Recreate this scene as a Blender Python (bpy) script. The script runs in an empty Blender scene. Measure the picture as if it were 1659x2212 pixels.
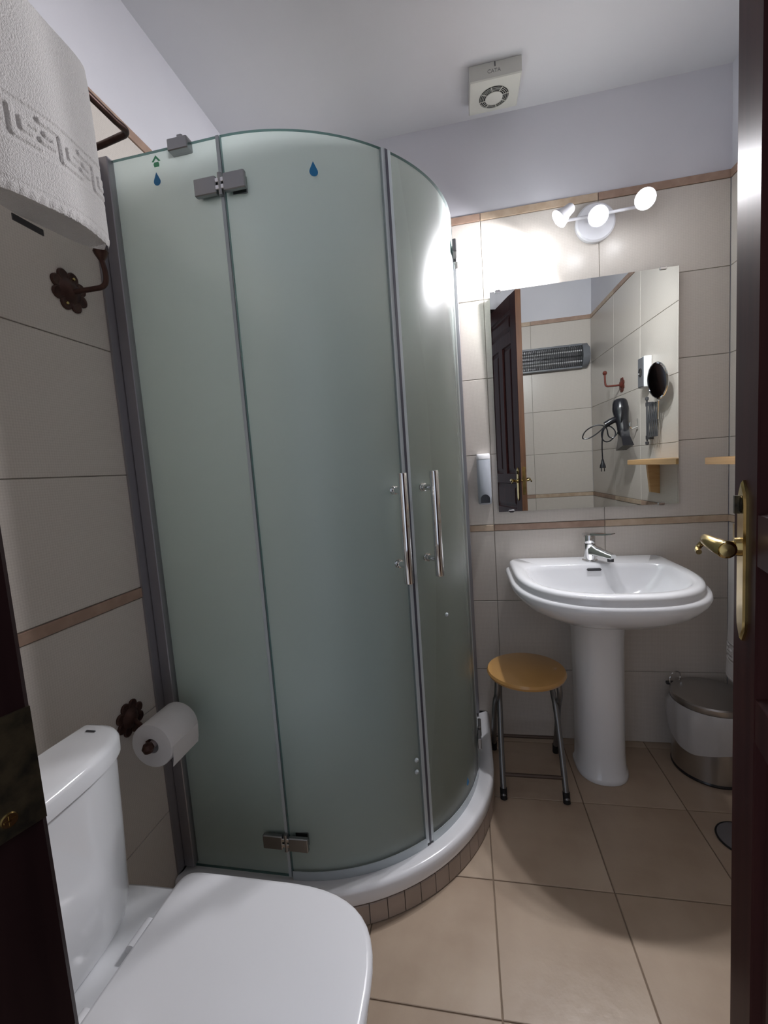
import bpy, math, random
from mathutils import Vector, Matrix
random.seed(7)
SC = bpy.context.scene
COL = SC.collection
PI = math.pi
# ------------------------------------------------------------ camera
cd = bpy.data.cameras.new('camera'); cam = bpy.data.objects.new('camera', cd); COL.objects.link(cam)
SC.camera = cam
cd.sensor_fit = 'HORIZONTAL'; cd.sensor_width = 36.0; cd.lens = 36.0*935.1/1659.0
cd.clip_start = 0.01; cd.clip_end = 50
R_ = Vector((0.980652, 0.182851, -0.069911)); F_ = Vector((-0.189134, 0.977111, -0.097382))
F_.normalize(); R_ = (R_-F_*R_.dot(F_)).normalized(); U_ = R_.cross(F_)
m = Matrix((R_, U_, -F_)).transposed().to_4x4(); m.translation = Vector((0, 0, 1.244))
cam.matrix_world = m
# ------------------------------------------------------------ world, lights, exposure
w = bpy.data.worlds.new('world'); SC.world = w; w.use_nodes = True
w.node_tree.nodes['Background'].inputs[0].default_value = (0.80, 0.86, 1.0, 1)
w.node_tree.nodes['Background'].inputs[1].default_value = 0.42
SC.view_settings.view_transform = 'Standard'; SC.view_settings.look = 'None'
SC.view_settings.gamma = 1; SC.view_settings.use_curve_mapping = False
SC.view_settings.exposure = 0.95
LAMPS = [  # bulb position, aim, watts of spot, cone deg
    ((0.395, 1.800, 2.125), (-0.78, -0.06, -0.60), 17.0, 150),
    ((0.520, 1.795, 2.105), (-0.30, -1.0, -0.62), 12.5, 135),
    ((0.675, 1.795, 2.135), (-0.25, -1.0, -0.50), 12.5, 140)]
SPILL = 0.35
# ------------------------------------------------------------ materials
def mat(name, col=(.8, .8, .8), rough=.5, metal=0., coat=0., spec=.5, em=None, ems=1., noise=None, nscale=8., bump=0., bscale=60., trans=0., ior=1.45, rnd=0., sheen=0., stretch=None):
    M = bpy.data.materials.new(name); M.use_nodes = True
    nt = M.node_tree; b = nt.nodes['Principled BSDF']; N = nt.nodes.new; L = nt.links.new
    b.inputs['Base Color'].default_value = (*col, 1); b.inputs['Roughness'].default_value = rough
    b.inputs['Metallic'].default_value = metal; b.inputs['Coat Weight'].default_value = coat
    b.inputs['Coat Roughness'].default_value = .08
    b.inputs['Specular IOR Level'].default_value = spec; b.inputs['IOR'].default_value = ior
    b.inputs['Transmission Weight'].default_value = trans; b.inputs['Sheen Weight'].default_value = sheen
    if em: b.inputs['Emission Color'].default_value = (*em, 1); b.inputs['Emission Strength'].default_value = ems
    tc = N('ShaderNodeTexCoord'); src = tc.outputs['Object']
    if stretch:
        mp = N('ShaderNodeMapping'); mp.inputs['Scale'].default_value = stretch; L(src, mp.inputs[0]); src = mp.outputs[0]
    out = None
    if noise:
        n = N('ShaderNodeTexNoise'); n.inputs['Scale'].default_value = nscale; n.inputs['Detail'].default_value = 6
        L(src, n.inputs['Vector'])
        r = N('ShaderNodeValToRGB'); r.color_ramp.elements[0].position = .35; r.color_ramp.elements[1].position = .68
        r.color_ramp.elements[0].color = (*col, 1); r.color_ramp.elements[1].color = (*noise, 1)
        L(n.outputs['Fac'], r.inputs[0]); out = r.outputs[0]
    if rnd:
        oi = N('ShaderNodeObjectInfo'); mr = N('ShaderNodeMapRange')
        mr.inputs['To Min'].default_value = 1-rnd; mr.inputs['To Max'].default_value = 1+rnd
        L(oi.outputs['Random'], mr.inputs['Value'])
        hs = N('ShaderNodeHueSaturation'); hs.inputs['Color'].default_value = (*col, 1)
        if out: L(out, hs.inputs['Color'])
        L(mr.outputs[0], hs.inputs['Value']); out = hs.outputs[0]
    if out: L(out, b.inputs['Base Color'])
    if bump:
        n = N('ShaderNodeTexNoise'); n.inputs['Scale'].default_value = bscale; n.inputs['Detail'].default_value = 4
        L(src, n.inputs['Vector'])
        bp = N('ShaderNodeBump'); bp.inputs['Strength'].default_value = bump; bp.inputs['Distance'].default_value = .003
        L(n.outputs['Fac'], bp.inputs['Height']); L(bp.outputs[0], b.inputs['Normal'])
    return M
def tile_mat(name, col, col2):
    M = mat(name, col, .28, spec=.45, rnd=.02); nt = M.node_tree; N = nt.nodes.new; L = nt.links.new
    b = nt.nodes['Principled BSDF']; tc = N('ShaderNodeTexCoord')
    w1 = N('ShaderNodeTexWave'); w1.bands_direction = 'X'; w1.inputs['Scale'].default_value = 55; w1.inputs['Distortion'].default_value = 3; w1.inputs['Detail Scale'].default_value = 3
    w2 = N('ShaderNodeTexWave'); w2.bands_direction = 'Z'; w2.inputs['Scale'].default_value = 55; w2.inputs['Distortion'].default_value = 3; w2.inputs['Detail Scale'].default_value = 3
    L(tc.outputs['Object'], w1.inputs[0]); L(tc.outputs['Object'], w2.inputs[0])
    ad = N('ShaderNodeMath'); ad.operation = 'ADD'; L(w1.outputs['Fac'], ad.inputs[0]); L(w2.outputs['Fac'], ad.inputs[1])
    hf = N('ShaderNodeMath'); hf.operation = 'MULTIPLY'; hf.inputs[1].default_value = .5; L(ad.outputs[0], hf.inputs[0])
    r = N('ShaderNodeValToRGB'); r.color_ramp.elements[0].color = (*col, 1); r.color_ramp.elements[1].color = (*col2, 1)
    L(hf.outputs[0], r.inputs[0])
    hs = [n for n in nt.nodes if n.type == 'HUE_SAT'][0]; L(r.outputs[0], hs.inputs['Color'])
    bp = N('ShaderNodeBump'); bp.inputs['Strength'].default_value = .10; bp.inputs['Distance'].default_value = .0012
    L(hf.outputs[0], bp.inputs['Height']); L(bp.outputs[0], b.inputs['Normal'])
    return M
def glass_mats():
    def base(name):
        M = bpy.data.materials.new(name); M.use_nodes = True; nt = M.node_tree; nt.nodes.remove(nt.nodes['Principled BSDF'])
        return M, nt, nt.nodes.new, nt.links.new, nt.nodes['Material Output']
    M1, nt, N, L, o = base('glass_clear_face')
    t = N('ShaderNodeBsdfTransparent'); t.inputs[0].default_value = (.95, .985, .97, 1)
    g = N('ShaderNodeBsdfGlossy'); g.inputs['Roughness'].default_value = .32
    f = N('ShaderNodeFresnel'); f.inputs[0].default_value = 1.45; mx = N('ShaderNodeMixShader')
    L(f.outputs[0], mx.inputs[0]); L(t.outputs[0], mx.inputs[1]); L(g.outputs[0], mx.inputs[2]); L(mx.outputs[0], o.inputs[0])
    M2, nt, N, L, o = base('glass_frosted_face')
    d = N('ShaderNodeBsdfDiffuse'); d.inputs[0].default_value = (.90, .98, .945, 1)
    tr = N('ShaderNodeBsdfTranslucent'); tr.inputs[0].default_value = (.93, .985, .965, 1)
    rf = N('ShaderNodeBsdfRefraction'); rf.inputs['Color'].default_value = (.93, .98, .96, 1); rf.inputs['Roughness'].default_value = .55; rf.inputs['IOR'].default_value = 1.25
    a = N('ShaderNodeMixShader'); a.inputs[0].default_value = .42; L(d.outputs[0], a.inputs[1]); L(tr.outputs[0], a.inputs[2])
    c = N('ShaderNodeMixShader'); c.inputs[0].default_value = .08; L(a.outputs[0], c.inputs[1]); L(rf.outputs[0], c.inputs[2])
    L(c.outputs[0], o.inputs[0])
    M3 = mat('glass_edge', (.16, .30, .29), .15, coat=.4)
    M4, nt, N, L, o = base('glass_clear_border')
    t = N('ShaderNodeBsdfTransparent'); t.inputs[0].default_value = (.80, .90, .88, 1); L(t.outputs[0], o.inputs[0])
    return [M1, M2, M3, M4]
G = glass_mats()
PLASTER = mat('plaster', (.66, .655, .70), .75, noise=(.69, .685, .73), nscale=3, bump=.15, bscale=25)
CEIL = mat('ceiling_paint', (.66, .66, .69), .8, noise=(.69, .69, .715), nscale=2)
GROUT = mat('grout', (.34, .31, .27), .9)
WTILE = tile_mat('wall_tile', (.57, .522, .472), (.65, .60, .55))
BAND_A = mat('border_light', (.46, .34, .24), .45, noise=(.56, .44, .33), nscale=30)
BAND_B = mat('border_dark', (.34, .225, .17), .45, noise=(.42, .29, .22), nscale=30)
FTILE = mat('floor_tile', (.41, .31, .228), .33, noise=(.50, .395, .297), nscale=5, bump=.25, bscale=30, rnd=.03)
FGROUT = mat('floor_grout', (.24, .18, .13), .9)
SKIRT = mat('skirt_tile', (.34, .27, .22), .4, noise=(.39, .31, .26), nscale=12, rnd=.03)
CERAMIC = mat('white_ceramic', (.80, .81, .83), .12, coat=.5)
WPLASTIC = mat('white_plastic', (.80, .80, .82), .3, coat=.15)
ACRYL = mat('acrylic_tray', (.80, .80, .82), .2, coat=.3)
CHROME = mat('chrome', (.78, .78, .78), .08, metal=1)
STEEL = mat('brushed_steel', (.50, .49, .48), .28, metal=1)
ALU = mat('grey_aluminium', (.34, .33, .35), .4, metal=.7)
HINGE = mat('satin_nickel', (.30, .305, .31), .3, metal=1)
SEAL = mat('dark_seal', (.06, .06, .08), .4)
CSEAL = mat('clear_seal', (.46, .51, .53), .2, coat=.5)
BRONZE = mat('dark_bronze', (.055, .026, .022), .38, metal=.5, noise=(.085, .045, .035), nscale=40, spec=.4)
BRASS = mat('polished_brass', (.62, .47, .20), .22, metal=1, noise=(.42, .31, .13), nscale=25)
OLDBR = mat('old_brass', (.14, .115, .07), .35, metal=.9, noise=(.05, .045, .035), nscale=60)
MAHOG = mat('mahogany', (.034, .012, .013), .40, spec=.3, ior=1.16, noise=(.052, .019, .018), nscale=6, stretch=(6, 6, .6))
FRAMEM = mat('mahogany_dark', (.010, .004, .0045), .35, spec=.15, noise=(.016, .007, .007), nscale=6, stretch=(6, 6, .6))
DEDGE = mat('door_edge_wood', (.10, .048, .028), .4, noise=(.15, .07, .038), nscale=10, stretch=(6, 6, .5))
PINE = mat('light_pine', (.62, .36, .15), .4, noise=(.70, .43, .20), nscale=14, stretch=(1, .2, 6), coat=.2)
STOOLW = mat('stool_wood', (.56, .31, .10), .3, noise=(.60, .34, .12), nscale=6, coat=.4)
GMETAL = mat('grey_tube', (.22, .22, .22), .35, metal=.8)
BROWNM = mat('brown_tube', (.10, .07, .055), .45, metal=.3)
BLACK = mat('black_plastic', (.012, .012, .016), .25, coat=.2)
RUBBER = mat('black_rubber', (.01, .01, .01), .6)
TERRY = mat('terry_cloth', (.66, .635, .62), .95, bump=.9, bscale=420, sheen=.3)
PAPER = mat('tissue_paper', (.72, .70, .69), .95, bump=.3, bscale=90)
BAGM = mat('bin_bag', (.66, .65, .65), .35, trans=.25, bump=.5, bscale=25)
HEATM = mat('grey_heater_shell', (.17, .18, .20), .35)
REFL = mat('reflector', (.45, .45, .46), .32, metal=1)
FANP = mat('aged_white_plastic', (.60, .60, .55), .4)
FANT = mat('grey_print', (.28, .28, .27), .5)
DGREY = mat('dark_grey', (.05, .05, .055), .4)
DRAIN = mat('drain_steel', (.19, .18, .19), .45, metal=.2)
BLUE = mat('blue_sticker', (.015, .19, .42), .5)
GREEN = mat('green_sticker', (.10, .42, .22), .5)
LAMPW = mat('lamp_white_metal', (.74, .74, .78), .3, coat=.2)
BULB = mat('lamp_glow', (1, 1, 1), .5, em=(1.0, .97, 1.0), ems=28)
MIRR = mat('mirror_silver', (.80, .84, .82), .0, metal=1)
MBACK = mat('mirror_back', (.30, .33, .33), .5)
DARKM = mat('dark_mirror', (.06, .06, .07), .08, metal=1)
REDB = mat('red_bronze', (.14, .035, .025), .4, metal=.3)
# ------------------------------------------------------------ mesh helpers
class MB:
    def __init__(s): s.v = []; s.f = []; s.m = []
    def add(s, vs, fs, mi=0):
        o = len(s.v); s.v += [tuple(v) for v in vs]; s.f += [tuple(i+o for i in f) for f in fs]
        s.m += (mi if isinstance(mi, list) else [mi]*len(fs)); return s
    def box(s, x0, x1, y0, y1, z0, z1, b=0., mi=0):
        if b <= 0:
            vs = [(x, y, z) for z in (z0, z1) for y in (y0, y1) for x in (x0, x1)]
            return s.add(vs, [(0, 2, 3, 1), (4, 5, 7, 6), (0, 1, 5, 4), (2, 6, 7, 3), (0, 4, 6, 2), (1, 3, 7, 5)], mi)
        # box with bevelled edges: rings of octagonal outline
        def oct(i, z): return [(x0+i+b, y0+i, z), (x1-i-b, y0+i, z), (x1-i, y0+i+b, z), (x1-i, y1-i-b, z), (x1-i-b, y1-i, z), (x0+i+b, y1-i, z), (x0+i, y1-i-b, z), (x0+i, y0+i+b, z)]
        return s.loft([oct(b, z0), oct(0, z0+b), oct(0, z1-b), oct(b, z1)], mi=mi)
    def loft(s, rings, caps=True, closed=True, mi=0):
        n = len(rings[0]); vs = [p for r in rings for p in r]; fs = []
        for k in range(len(rings)-1):
            for i in range(n if closed else n-1):
                j = (i+1) % n; fs.append((k*n+i, k*n+j, (k+1)*n+j, (k+1)*n+i))
        if caps: fs.append(tuple(range(n-1, -1, -1))); fs.append(tuple((len(rings)-1)*n+i for i in range(n)))
        return s.add(vs, fs, mi)
    def tube(s, pts, r, n=12, caps=True, mi=0, closed=False):
        pts = [Vector(p) for p in pts]; rs = r if isinstance(r, (list, tuple)) else [r]*len(pts)
        if len(rs) != len(pts): rs = [rs[min(len(rs)-1, round(i*(len(rs)-1)/(len(pts)-1)))] for i in range(len(pts))]
        rings = []; up = None
        for i, p in enumerate(pts):
            a = pts[i-1] if (i > 0 or closed) else p; c = pts[(i+1) % len(pts)] if (i < len(pts)-1 or closed) else p
            t = (c-a).normalized()
            if up is None:
                up = Vector((0, 0, 1)) if abs(t.z) < .9 else Vector((1, 0, 0))
            x = up.cross(t).normalized(); y = t.cross(x).normalized(); up = y
            rings.append([tuple(p+(x*math.cos(k*2*PI/n)+y*math.sin(k*2*PI/n))*rs[i]) for k in range(n)])
        if closed: rings.append(rings[0]); caps = False
        return s.loft(rings, caps, mi=mi)
    def lathe(s, prof, o=(0, 0, 0), ax='Z', n=32, mi=0, M=None):
        rings = []
        for r, h in prof:
            ring = []
            for k in range(n):
                a = 2*PI*k/n; c, d = r*math.cos(a), r*math.sin(a)
                p = {'Z': (c, d, h), 'Y': (c, h, -d), 'X': (h, c, d), '-Y': (c, -h, d), '-X': (-h, c, -d)}[ax]
                p = Vector(p)
                if M: p = M @ p
                ring.append(tuple(p+Vector(o)))
            rings.append(ring)
        return s.loft(rings, mi=mi)
    def prism(s, poly, d, o=(0, 0, 0), u=(1, 0, 0), v=(0, 0, 1), mi=0):
        u = Vector(u); v = Vector(v); w_ = u.cross(v); o = Vector(o)
        a = [tuple(o+u*p[0]+v*p[1]) for p in poly]; b = [tuple(Vector(q)+w_*d) for q in a]
        return s.loft([a, b], mi=mi)
    def mesh(s, name, mats, smooth=True, ang=35, weld=False):
        me = bpy.data.meshes.new(name); me.from_pydata(s.v, [], s.f)
        for q in (mats if isinstance(mats, list) else [mats]): me.materials.append(q)
        me.polygons.foreach_set('material_index', s.m)
        me.validate(); me.update()
        import bmesh
        bm = bmesh.new(); bm.from_mesh(me)
        if weld: bmesh.ops.remove_doubles(bm, verts=bm.verts, dist=1e-6)
        bmesh.ops.recalc_face_normals(bm, faces=bm.faces)
        if smooth:
            for f in bm.faces: f.smooth = True
            for e in bm.edges:
                if len(e.link_faces) == 2 and e.calc_face_angle(0) > math.radians(ang): e.smooth = False
        bm.to_mesh(me); bm.free()
        return me
    def build(s, name, mats, parent=None, smooth=True, ang=35, loc=None, rot=None, label=None):
        o = bpy.data.objects.new(name, s.mesh(name, mats, smooth, ang)); COL.objects.link(o)
        if parent: o.parent = parent
        if loc: o.location = loc
        if rot: o.rotation_euler = rot
        if label: o['label'] = label
        return o
def thing(name, label, cat, loc=(0, 0, 0), group=None, rot=None):
    o = bpy.data.objects.new(name, None); COL.objects.link(o); o.empty_display_size = .05
    o.location = loc; o['label'] = label; o['category'] = cat
    if rot: o.rotation_euler = rot
    if group: o['group'] = group
    return o
def tag(o, label, cat, group=None):
    o['label'] = label; o['category'] = cat
    if group: o['group'] = group
    return o
def struct(o): o['kind'] = 'structure'; return o
def inst(name, me, parent, loc, rot=None):
    o = bpy.data.objects.new(name, me); COL.objects.link(o); o.parent = parent; o.location = loc
    if rot: o.rotation_euler = rot
    return o
def arc(c, r, a0, a1, n, plane='XY', k=0):
    out = []
    for i in range(n+1):
        a = math.radians(a0+(a1-a0)*i/n); x, y = r*math.cos(a), r*math.sin(a)
        out.append({'XY': (c[0]+x, c[1]+y, k), 'XZ': (c[0]+x, k, c[1]+y), 'YZ': (k, c[0]+x, c[1]+y)}[plane])
    return out
def sm(pts, it=2):
    P = [Vector(p) for p in pts]
    for _ in range(it):
        Q = [P[0]]
        for a, b in zip(P[:-1], P[1:]): Q += [a*.75+b*.25, a*.25+b*.75]
        Q.append(P[-1]); P = Q
    return P
# ------------------------------------------------------------ room shell
XL, XR, YB, YF, YFL, H = -.880, 1.012, 1.920, .047, .285, 2.609
ROWS = [(0, .317), (.317, .633), (.633, .945), (.973, 1.277), (1.277, 1.594), (1.594, 1.912), (1.912, 2.220)]
BANDS = [(.945, .973), (2.220, 2.250)]
_tm = {}
def tile_mesh(wd, ht, m, g=.0022, th=.006, b=.0012):
    k = (round(wd, 3), round(ht, 3), m.name, th)
    if k not in _tm:
        x0, x1, z0, z1 = g/2, wd-g/2, g/2, ht-g/2
        a = [(x0, 0, z0), (x1, 0, z0), (x1, 0, z1), (x0, 0, z1)]
        c = [(x, -th+b, z) for x, _, z in a]
        d = [(x0+b, -th, z0+b), (x1-b, -th, z0+b), (x1-b, -th, z1-b), (x0+b, -th, z1-b)]
        _tm[k] = MB().loft([a, c, d]).mesh('tile_mesh', m, smooth=False)
    return _tm[k]
def tiled_wall(wall, org, rot, L_, joints):
    """joints: positions along the wall; org at left end as seen from inside, wall face normal is local -Y"""
    js = [0.]+[j for j in joints if 0.02 < j < L_-.02]+[L_]
    cr, sr = math.cos(rot), math.sin(rot)
    for (z0, z1) in ROWS:
        for a, b in zip(js[:-1], js[1:]):
            inst('tile', tile_mesh(b-a, z1-z0, WTILE), wall, (org[0]+a*cr, org[1]+a*sr, z0), (0, 0, rot))
    for bi, (z0, z1) in enumerate(BANDS):
        for k, (a, b) in enumerate(zip(js[:-1], js[1:])):
            inst('border_tile', tile_mesh(b-a, z1-z0, (BAND_A, BAND_B)[(k+bi) % 2], th=.0085), wall, (org[0]+a*cr, org[1]+a*sr, z0), (0, 0, rot))
T = .006
o = MB().box(XL-.12, XR+.12, YB+T, YB+.12, 0, H).build('wall_back', [PLASTER, GROUT], smooth=False); struct(o)
wall_b = o
def grout_sheet(wall, x0, x1, y0, y1):
    g = MB().box(x0, x1, y0, y1, 0, 2.235).build('grout_bed', GROUT, wall, smooth=False)
grout_sheet(wall_b, XL, XR, YB+.0035, YB+T)
tiled_wall(wall_b, (XL, YB+T, 0), 0, XR-XL, [.094+.448*0, .542, .990, 1.437-.0])
wall_l = struct(MB().box(XL-.12, XL-T, YFL-.12, YB+.12, 0, H).build('wall_left', PLASTER, smooth=False))
grout_sheet(wall_l, XL-T, XL-.0035, YFL, YB)
# left wall face normal +X : local -Y -> +X is rot +90deg ; local X -> +Y
tiled_wall(wall_l, (XL-T, YFL, 0), PI/2, YB-YFL, [.300, .745, 1.190])
wall_r = struct(MB().box(XR+T, XR+.12, YF-.12, YB+.12, 0, H).build('wall_right', PLASTER, smooth=False))
grout_sheet(wall_r, XR+.0035, XR+T, YF, YB)
tiled_wall(wall_r, (XR+T, YB, 0), -PI/2, YB-YF, [.448, .896, 1.344])
wall_f = struct(MB().box(.30, XR+.12, YF-.12, YF-T, 0, H).build('wall_front_right', PLASTER, smooth=False))
grout_sheet(wall_f, .30, XR, YF-T, YF-.0035)
tiled_wall(wall_f, (XR, YF-T, 0), PI, XR-.30, [.448])
wall_fl = struct(MB().box(XL-.12, -.455, YFL-.12, YFL-T, 0, H).build('wall_front_left', PLASTER, smooth=False))
grout_sheet(wall_fl, XL, -.455, YFL-T, YFL-.0035)
tiled_wall(wall_fl, (-.455, YFL-T, 0), PI, -.455-XL, [])
struct(MB().box(XL-.12, XR+.12, -.5, YB+.12, H, H+.1).build('ceiling', CEIL, smooth=False))
floor = struct(MB().box(XL-.12, XR+.12, -1.2, YB+.12, -.06, -.003).build('floor', FGROUT, smooth=False))
xs = [.020+.337*k for k in range(-3, 4)]; ys = [1.208+.336*k for k in range(-5, 4)]
xs = [XL]+[x for x in xs if XL+.02 < x < XR-.02]+[XR]; ys = [y for y in ys if y < YB-.02]+[YB]
for x0, x1 in zip(xs[:-1], xs[1:]):
    for y0, y1 in zip(ys[:-1], ys[1:]):
        me = tile_mesh(x1-x0, y1-y0, FTILE, g=.0035, th=.007)
        inst('floor_tile', me, floor, (x0, y1, -.007), (-PI/2, 0, 0))
# lintel above the doorway (slanted doorway between the two front walls)
HX, HY = .215, .10; JX, JY = -.370, .285
dv = Vector((HX-JX, HY-JY, 0)); dl = dv.length; dv /= dl; nv = Vector((-dv.y, dv.x, 0)); da = math.atan2(dv.y, dv.x)
def diag(name, a, b, t0, t1, z0, z1, m_, parent=None, bev=0.):
    mb = MB().box(a, b, t0, t1, z0, z1, bev)
    M_ = Matrix.Translation((JX, JY, 0)) @ Matrix.Rotation(da, 4, 'Z')
    mb.v = [tuple(M_ @ Vector(v)) for v in mb.v]
    return mb.build(name, m_, parent, smooth=False)
struct(diag('wall_front_lintel', -.10, dl+.10, -.12, -.002, 2.36, H, PLASTER))
# ------------------------------------------------------------ door frame (left jamb with strike plate, right jamb, head)
df = bpy.data.objects.new('door_frame', None); COL.objects.link(df); struct(df)
df['label'] = 'dark mahogany door frame, jamb beside the toilet with a brass strike plate'
diag('jamb', -.10, 0, -.12, 0, 0, 2.36, FRAMEM, df, .004)
diag('jamb', dl+.005, dl+.09, -.12, -.002, 0, 2.36, FRAMEM, df, .004)
diag('head', -.10, dl+.09, -.12, -.001, 2.30, 2.36, FRAMEM, df)
sp = diag('strike_plate', -.001, .0022, -.075, -.0015, .968, 1.068, OLDBR, df); sp['label'] = 'tarnished brass strike plate'
def on_jamb(mb, t, z, name, m_, parent):
    M_ = Matrix.Translation((JX, JY, 0)) @ Matrix.Rotation(da, 4, 'Z') @ Matrix.Translation((.0022, t, z))
    mb.v = [tuple(M_ @ Vector(v)) for v in mb.v]
    return mb.build(name, m_, parent)
on_jamb(MB().box(0, .0012, -.012, .010, -.022, .022), -.044, 1.030, 'latch_hole', BLACK, sp)
for tt_, zz in ((-.0262, .984), (-.046, 1.056)):
    mb = MB().lathe([(.0001, 0), (.006, 0), (.0055, .0016), (.0001, .0018)], ax='X', n=20)
    mb.box(.0018, .0022, -.004, .004, -.0008, .0008).box(.0018, .0022, -.0008, .0008, -.004, .004)
    on_jamb(mb, tt_, zz, 'screw', BRASS, sp)
# ------------------------------------------------------------ door leaf
F0 = Vector((.375, .700, 0)); dd = Vector((HX-.375, HY-.700, 0)); dd.normalize()
dn = Vector((dd.y, -dd.x, 0))      # candidate normal
if dn.x > 0: dn = -dn                # visible face normal points to -X
DW, DT, DH = .62, .040, 2.29
door = bpy.data.objects.new('door_1', None); COL.objects.link(door); struct(door)
door['label'] = 'open dark mahogany panelled door with brass lever handle'
MD = Matrix(((dd.x, -dn.x, 0, F0.x), (dd.y, -dn.y, 0, F0.y), (0, 0, 1, 0), (0, 0, 0, 1)))  # local: x along leaf to hinge, y into the leaf thickness
def dbuild(mb, name, m_, parent=door, smooth=True, label=None):
    mb.v = [tuple(MD @ Vector(v)) for v in mb.v]
    return mb.build(name, m_, parent, smooth=smooth, label=label)
Z0 = .008
RAILS = [(Z0, .13), (.86, .918), (1.092, 1.156), (2.0, 2.075), (2.20, DH)]
dbuild(MB().box(.003, .10, 0, DT, Z0, DH, .003), 'stile', MAHOG, smooth=False)
dbuild(MB().box(DW-.10, DW, 0, DT, Z0, DH, .003), 'stile', MAHOG, smooth=False)
dbuild(MB().box(0, .0035, .0015, DT-.0015, Z0, DH), 'edge_strip', DEDGE, smooth=False, label='lighter brown raw edge of the door')
for a, b in RAILS: dbuild(MB().box(.10, DW-.10, .0006, DT-.0006, a, b), 'rail', MAHOG, smooth=False)
for (a, b) in ((.13, .86), (1.156, 2.0)):
    dbuild(MB().box(.2725, .3475, .0006, DT-.0006, a, b), 'mullion', MAHOG, smooth=False)
def panel(x0, x1, z0, z1):
    mb = MB()
    for side in (0, 1):
        def Y(d): return d if side == 0 else DT-d
        R = []
        for ins, d in ((0, .002), (.006, .011), (.012, .013), (.016, .013), (.036, .006), (.04, .005)):
            R.append([(x0+ins, Y(d), z0+ins), (x1-ins, Y(d), z0+ins), (x1-ins, Y(d), z1-ins), (x0+ins, Y(d), z1-ins)])
        mb.loft(R, caps=False); mb.add(R[-1], [(0, 1, 2, 3)])
    return mb
for (a, b) in ((.13, .86), (1.156, 2.0)):
    for (p, q) in ((.10, .2725), (.3475, .52)): dbuild(panel(p, q, a, b), 'panel', MAHOG, smooth=False)
for (a, b) in ((.918, 1.092), (2.075, 2.20)): dbuild(panel(.10, .52, a, b), 'panel', MAHOG, smooth=False)
def handle(side):
    s = -1 if side == 0 else 1; y0 = 0 if side == 0 else DT
    def P(x, y, z): return (x, y0+s*y, z)
    poly = [(.041, .995), (.054, .978), (.067, .995), (.069, 1.01), (.069, 1.165), (.067, 1.18), (.054, 1.197), (.041, 1.18), (.039, 1.165), (.039, 1.01)]
    rg = []
    for y, k in ((0, 1.), (.003, 1.), (.0055, .88)):
        rg.append([P(.054+(x-.054)*k, y, 1.087+(z-1.087)*(1-(1-k)*.3)) for x, z in poly])
    hp = dbuild(MB().loft(rg), 'handle_plate', BRASS, label='long brass backplate')
    mb = MB()
    mb.tube([P(.054, .004, 1.108), P(.054, .012, 1.108), P(.054, .014, 1.108), P(.054, .022, 1.109), P(.053, .036, 1.113), P(.050, .041, 1.115)], [.013, .012, .008, .0075, .009, .008], 16)
    pth = sm([P(.044, .041, 1.117), P(.056, .044, 1.119), P(.072, .043, 1.118), P(.090, .037, 1.115), P(.102, .031, 1.113)], 2)
    n_ = len(pth); mb.tube(pth, [.0045+.0062*min(1, (i/(n_-1))*1.25) for i in range(n_)], 16)
    mb.tube(sm([P(.045, .041, 1.115), P(.036, .045, 1.108), P(.038, .050, 1.101), P(.050, .050, 1.099)], 2), .0038, 10)
    c = pth[-1]; mb.lathe([(.0001, -.006), (.008, -.005), (.0115, 0), (.008, .005), (.0001, .006)], o=c, ax='X', n=20)
    dbuild(mb, 'lever', BRASS, hp)
    mb = MB().lathe([(.0001, .004), (.009, .0035), (.011, .002), (.010, 0)], ax='-Y' if side == 0 else 'Y', o=P(.054, .004, 1.165), n=20)
    mb.box(.051, .057, *sorted((P(0, .006, 0)[1], P(0, .0125, 0)[1])), 1.153, 1.177)
    dbuild(mb, 'thumb_turn', OLDBR, hp)
handle(0); handle(1)
lp = dbuild(MB().box(-.0015, .0005, .009, .031, 1.02, 1.20), 'latch_plate', BRASS)
lb = MB().prism([(0, -.012), (-.010, -.012), (-.004, .0), (0, .0)], .02, (-.0015, .014, 1.11), (1, 0, 0), (0, 1, 0)); dbuild(lb, 'latch_bolt', BRASS, lp)
for z in (.25, 1.2, 2.1):
    dbuild(MB().lathe([(.006, -.045), (.006, .045)], o=(DW+.004, .004, z), n=12), 'hinge', OLDBR)
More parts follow.
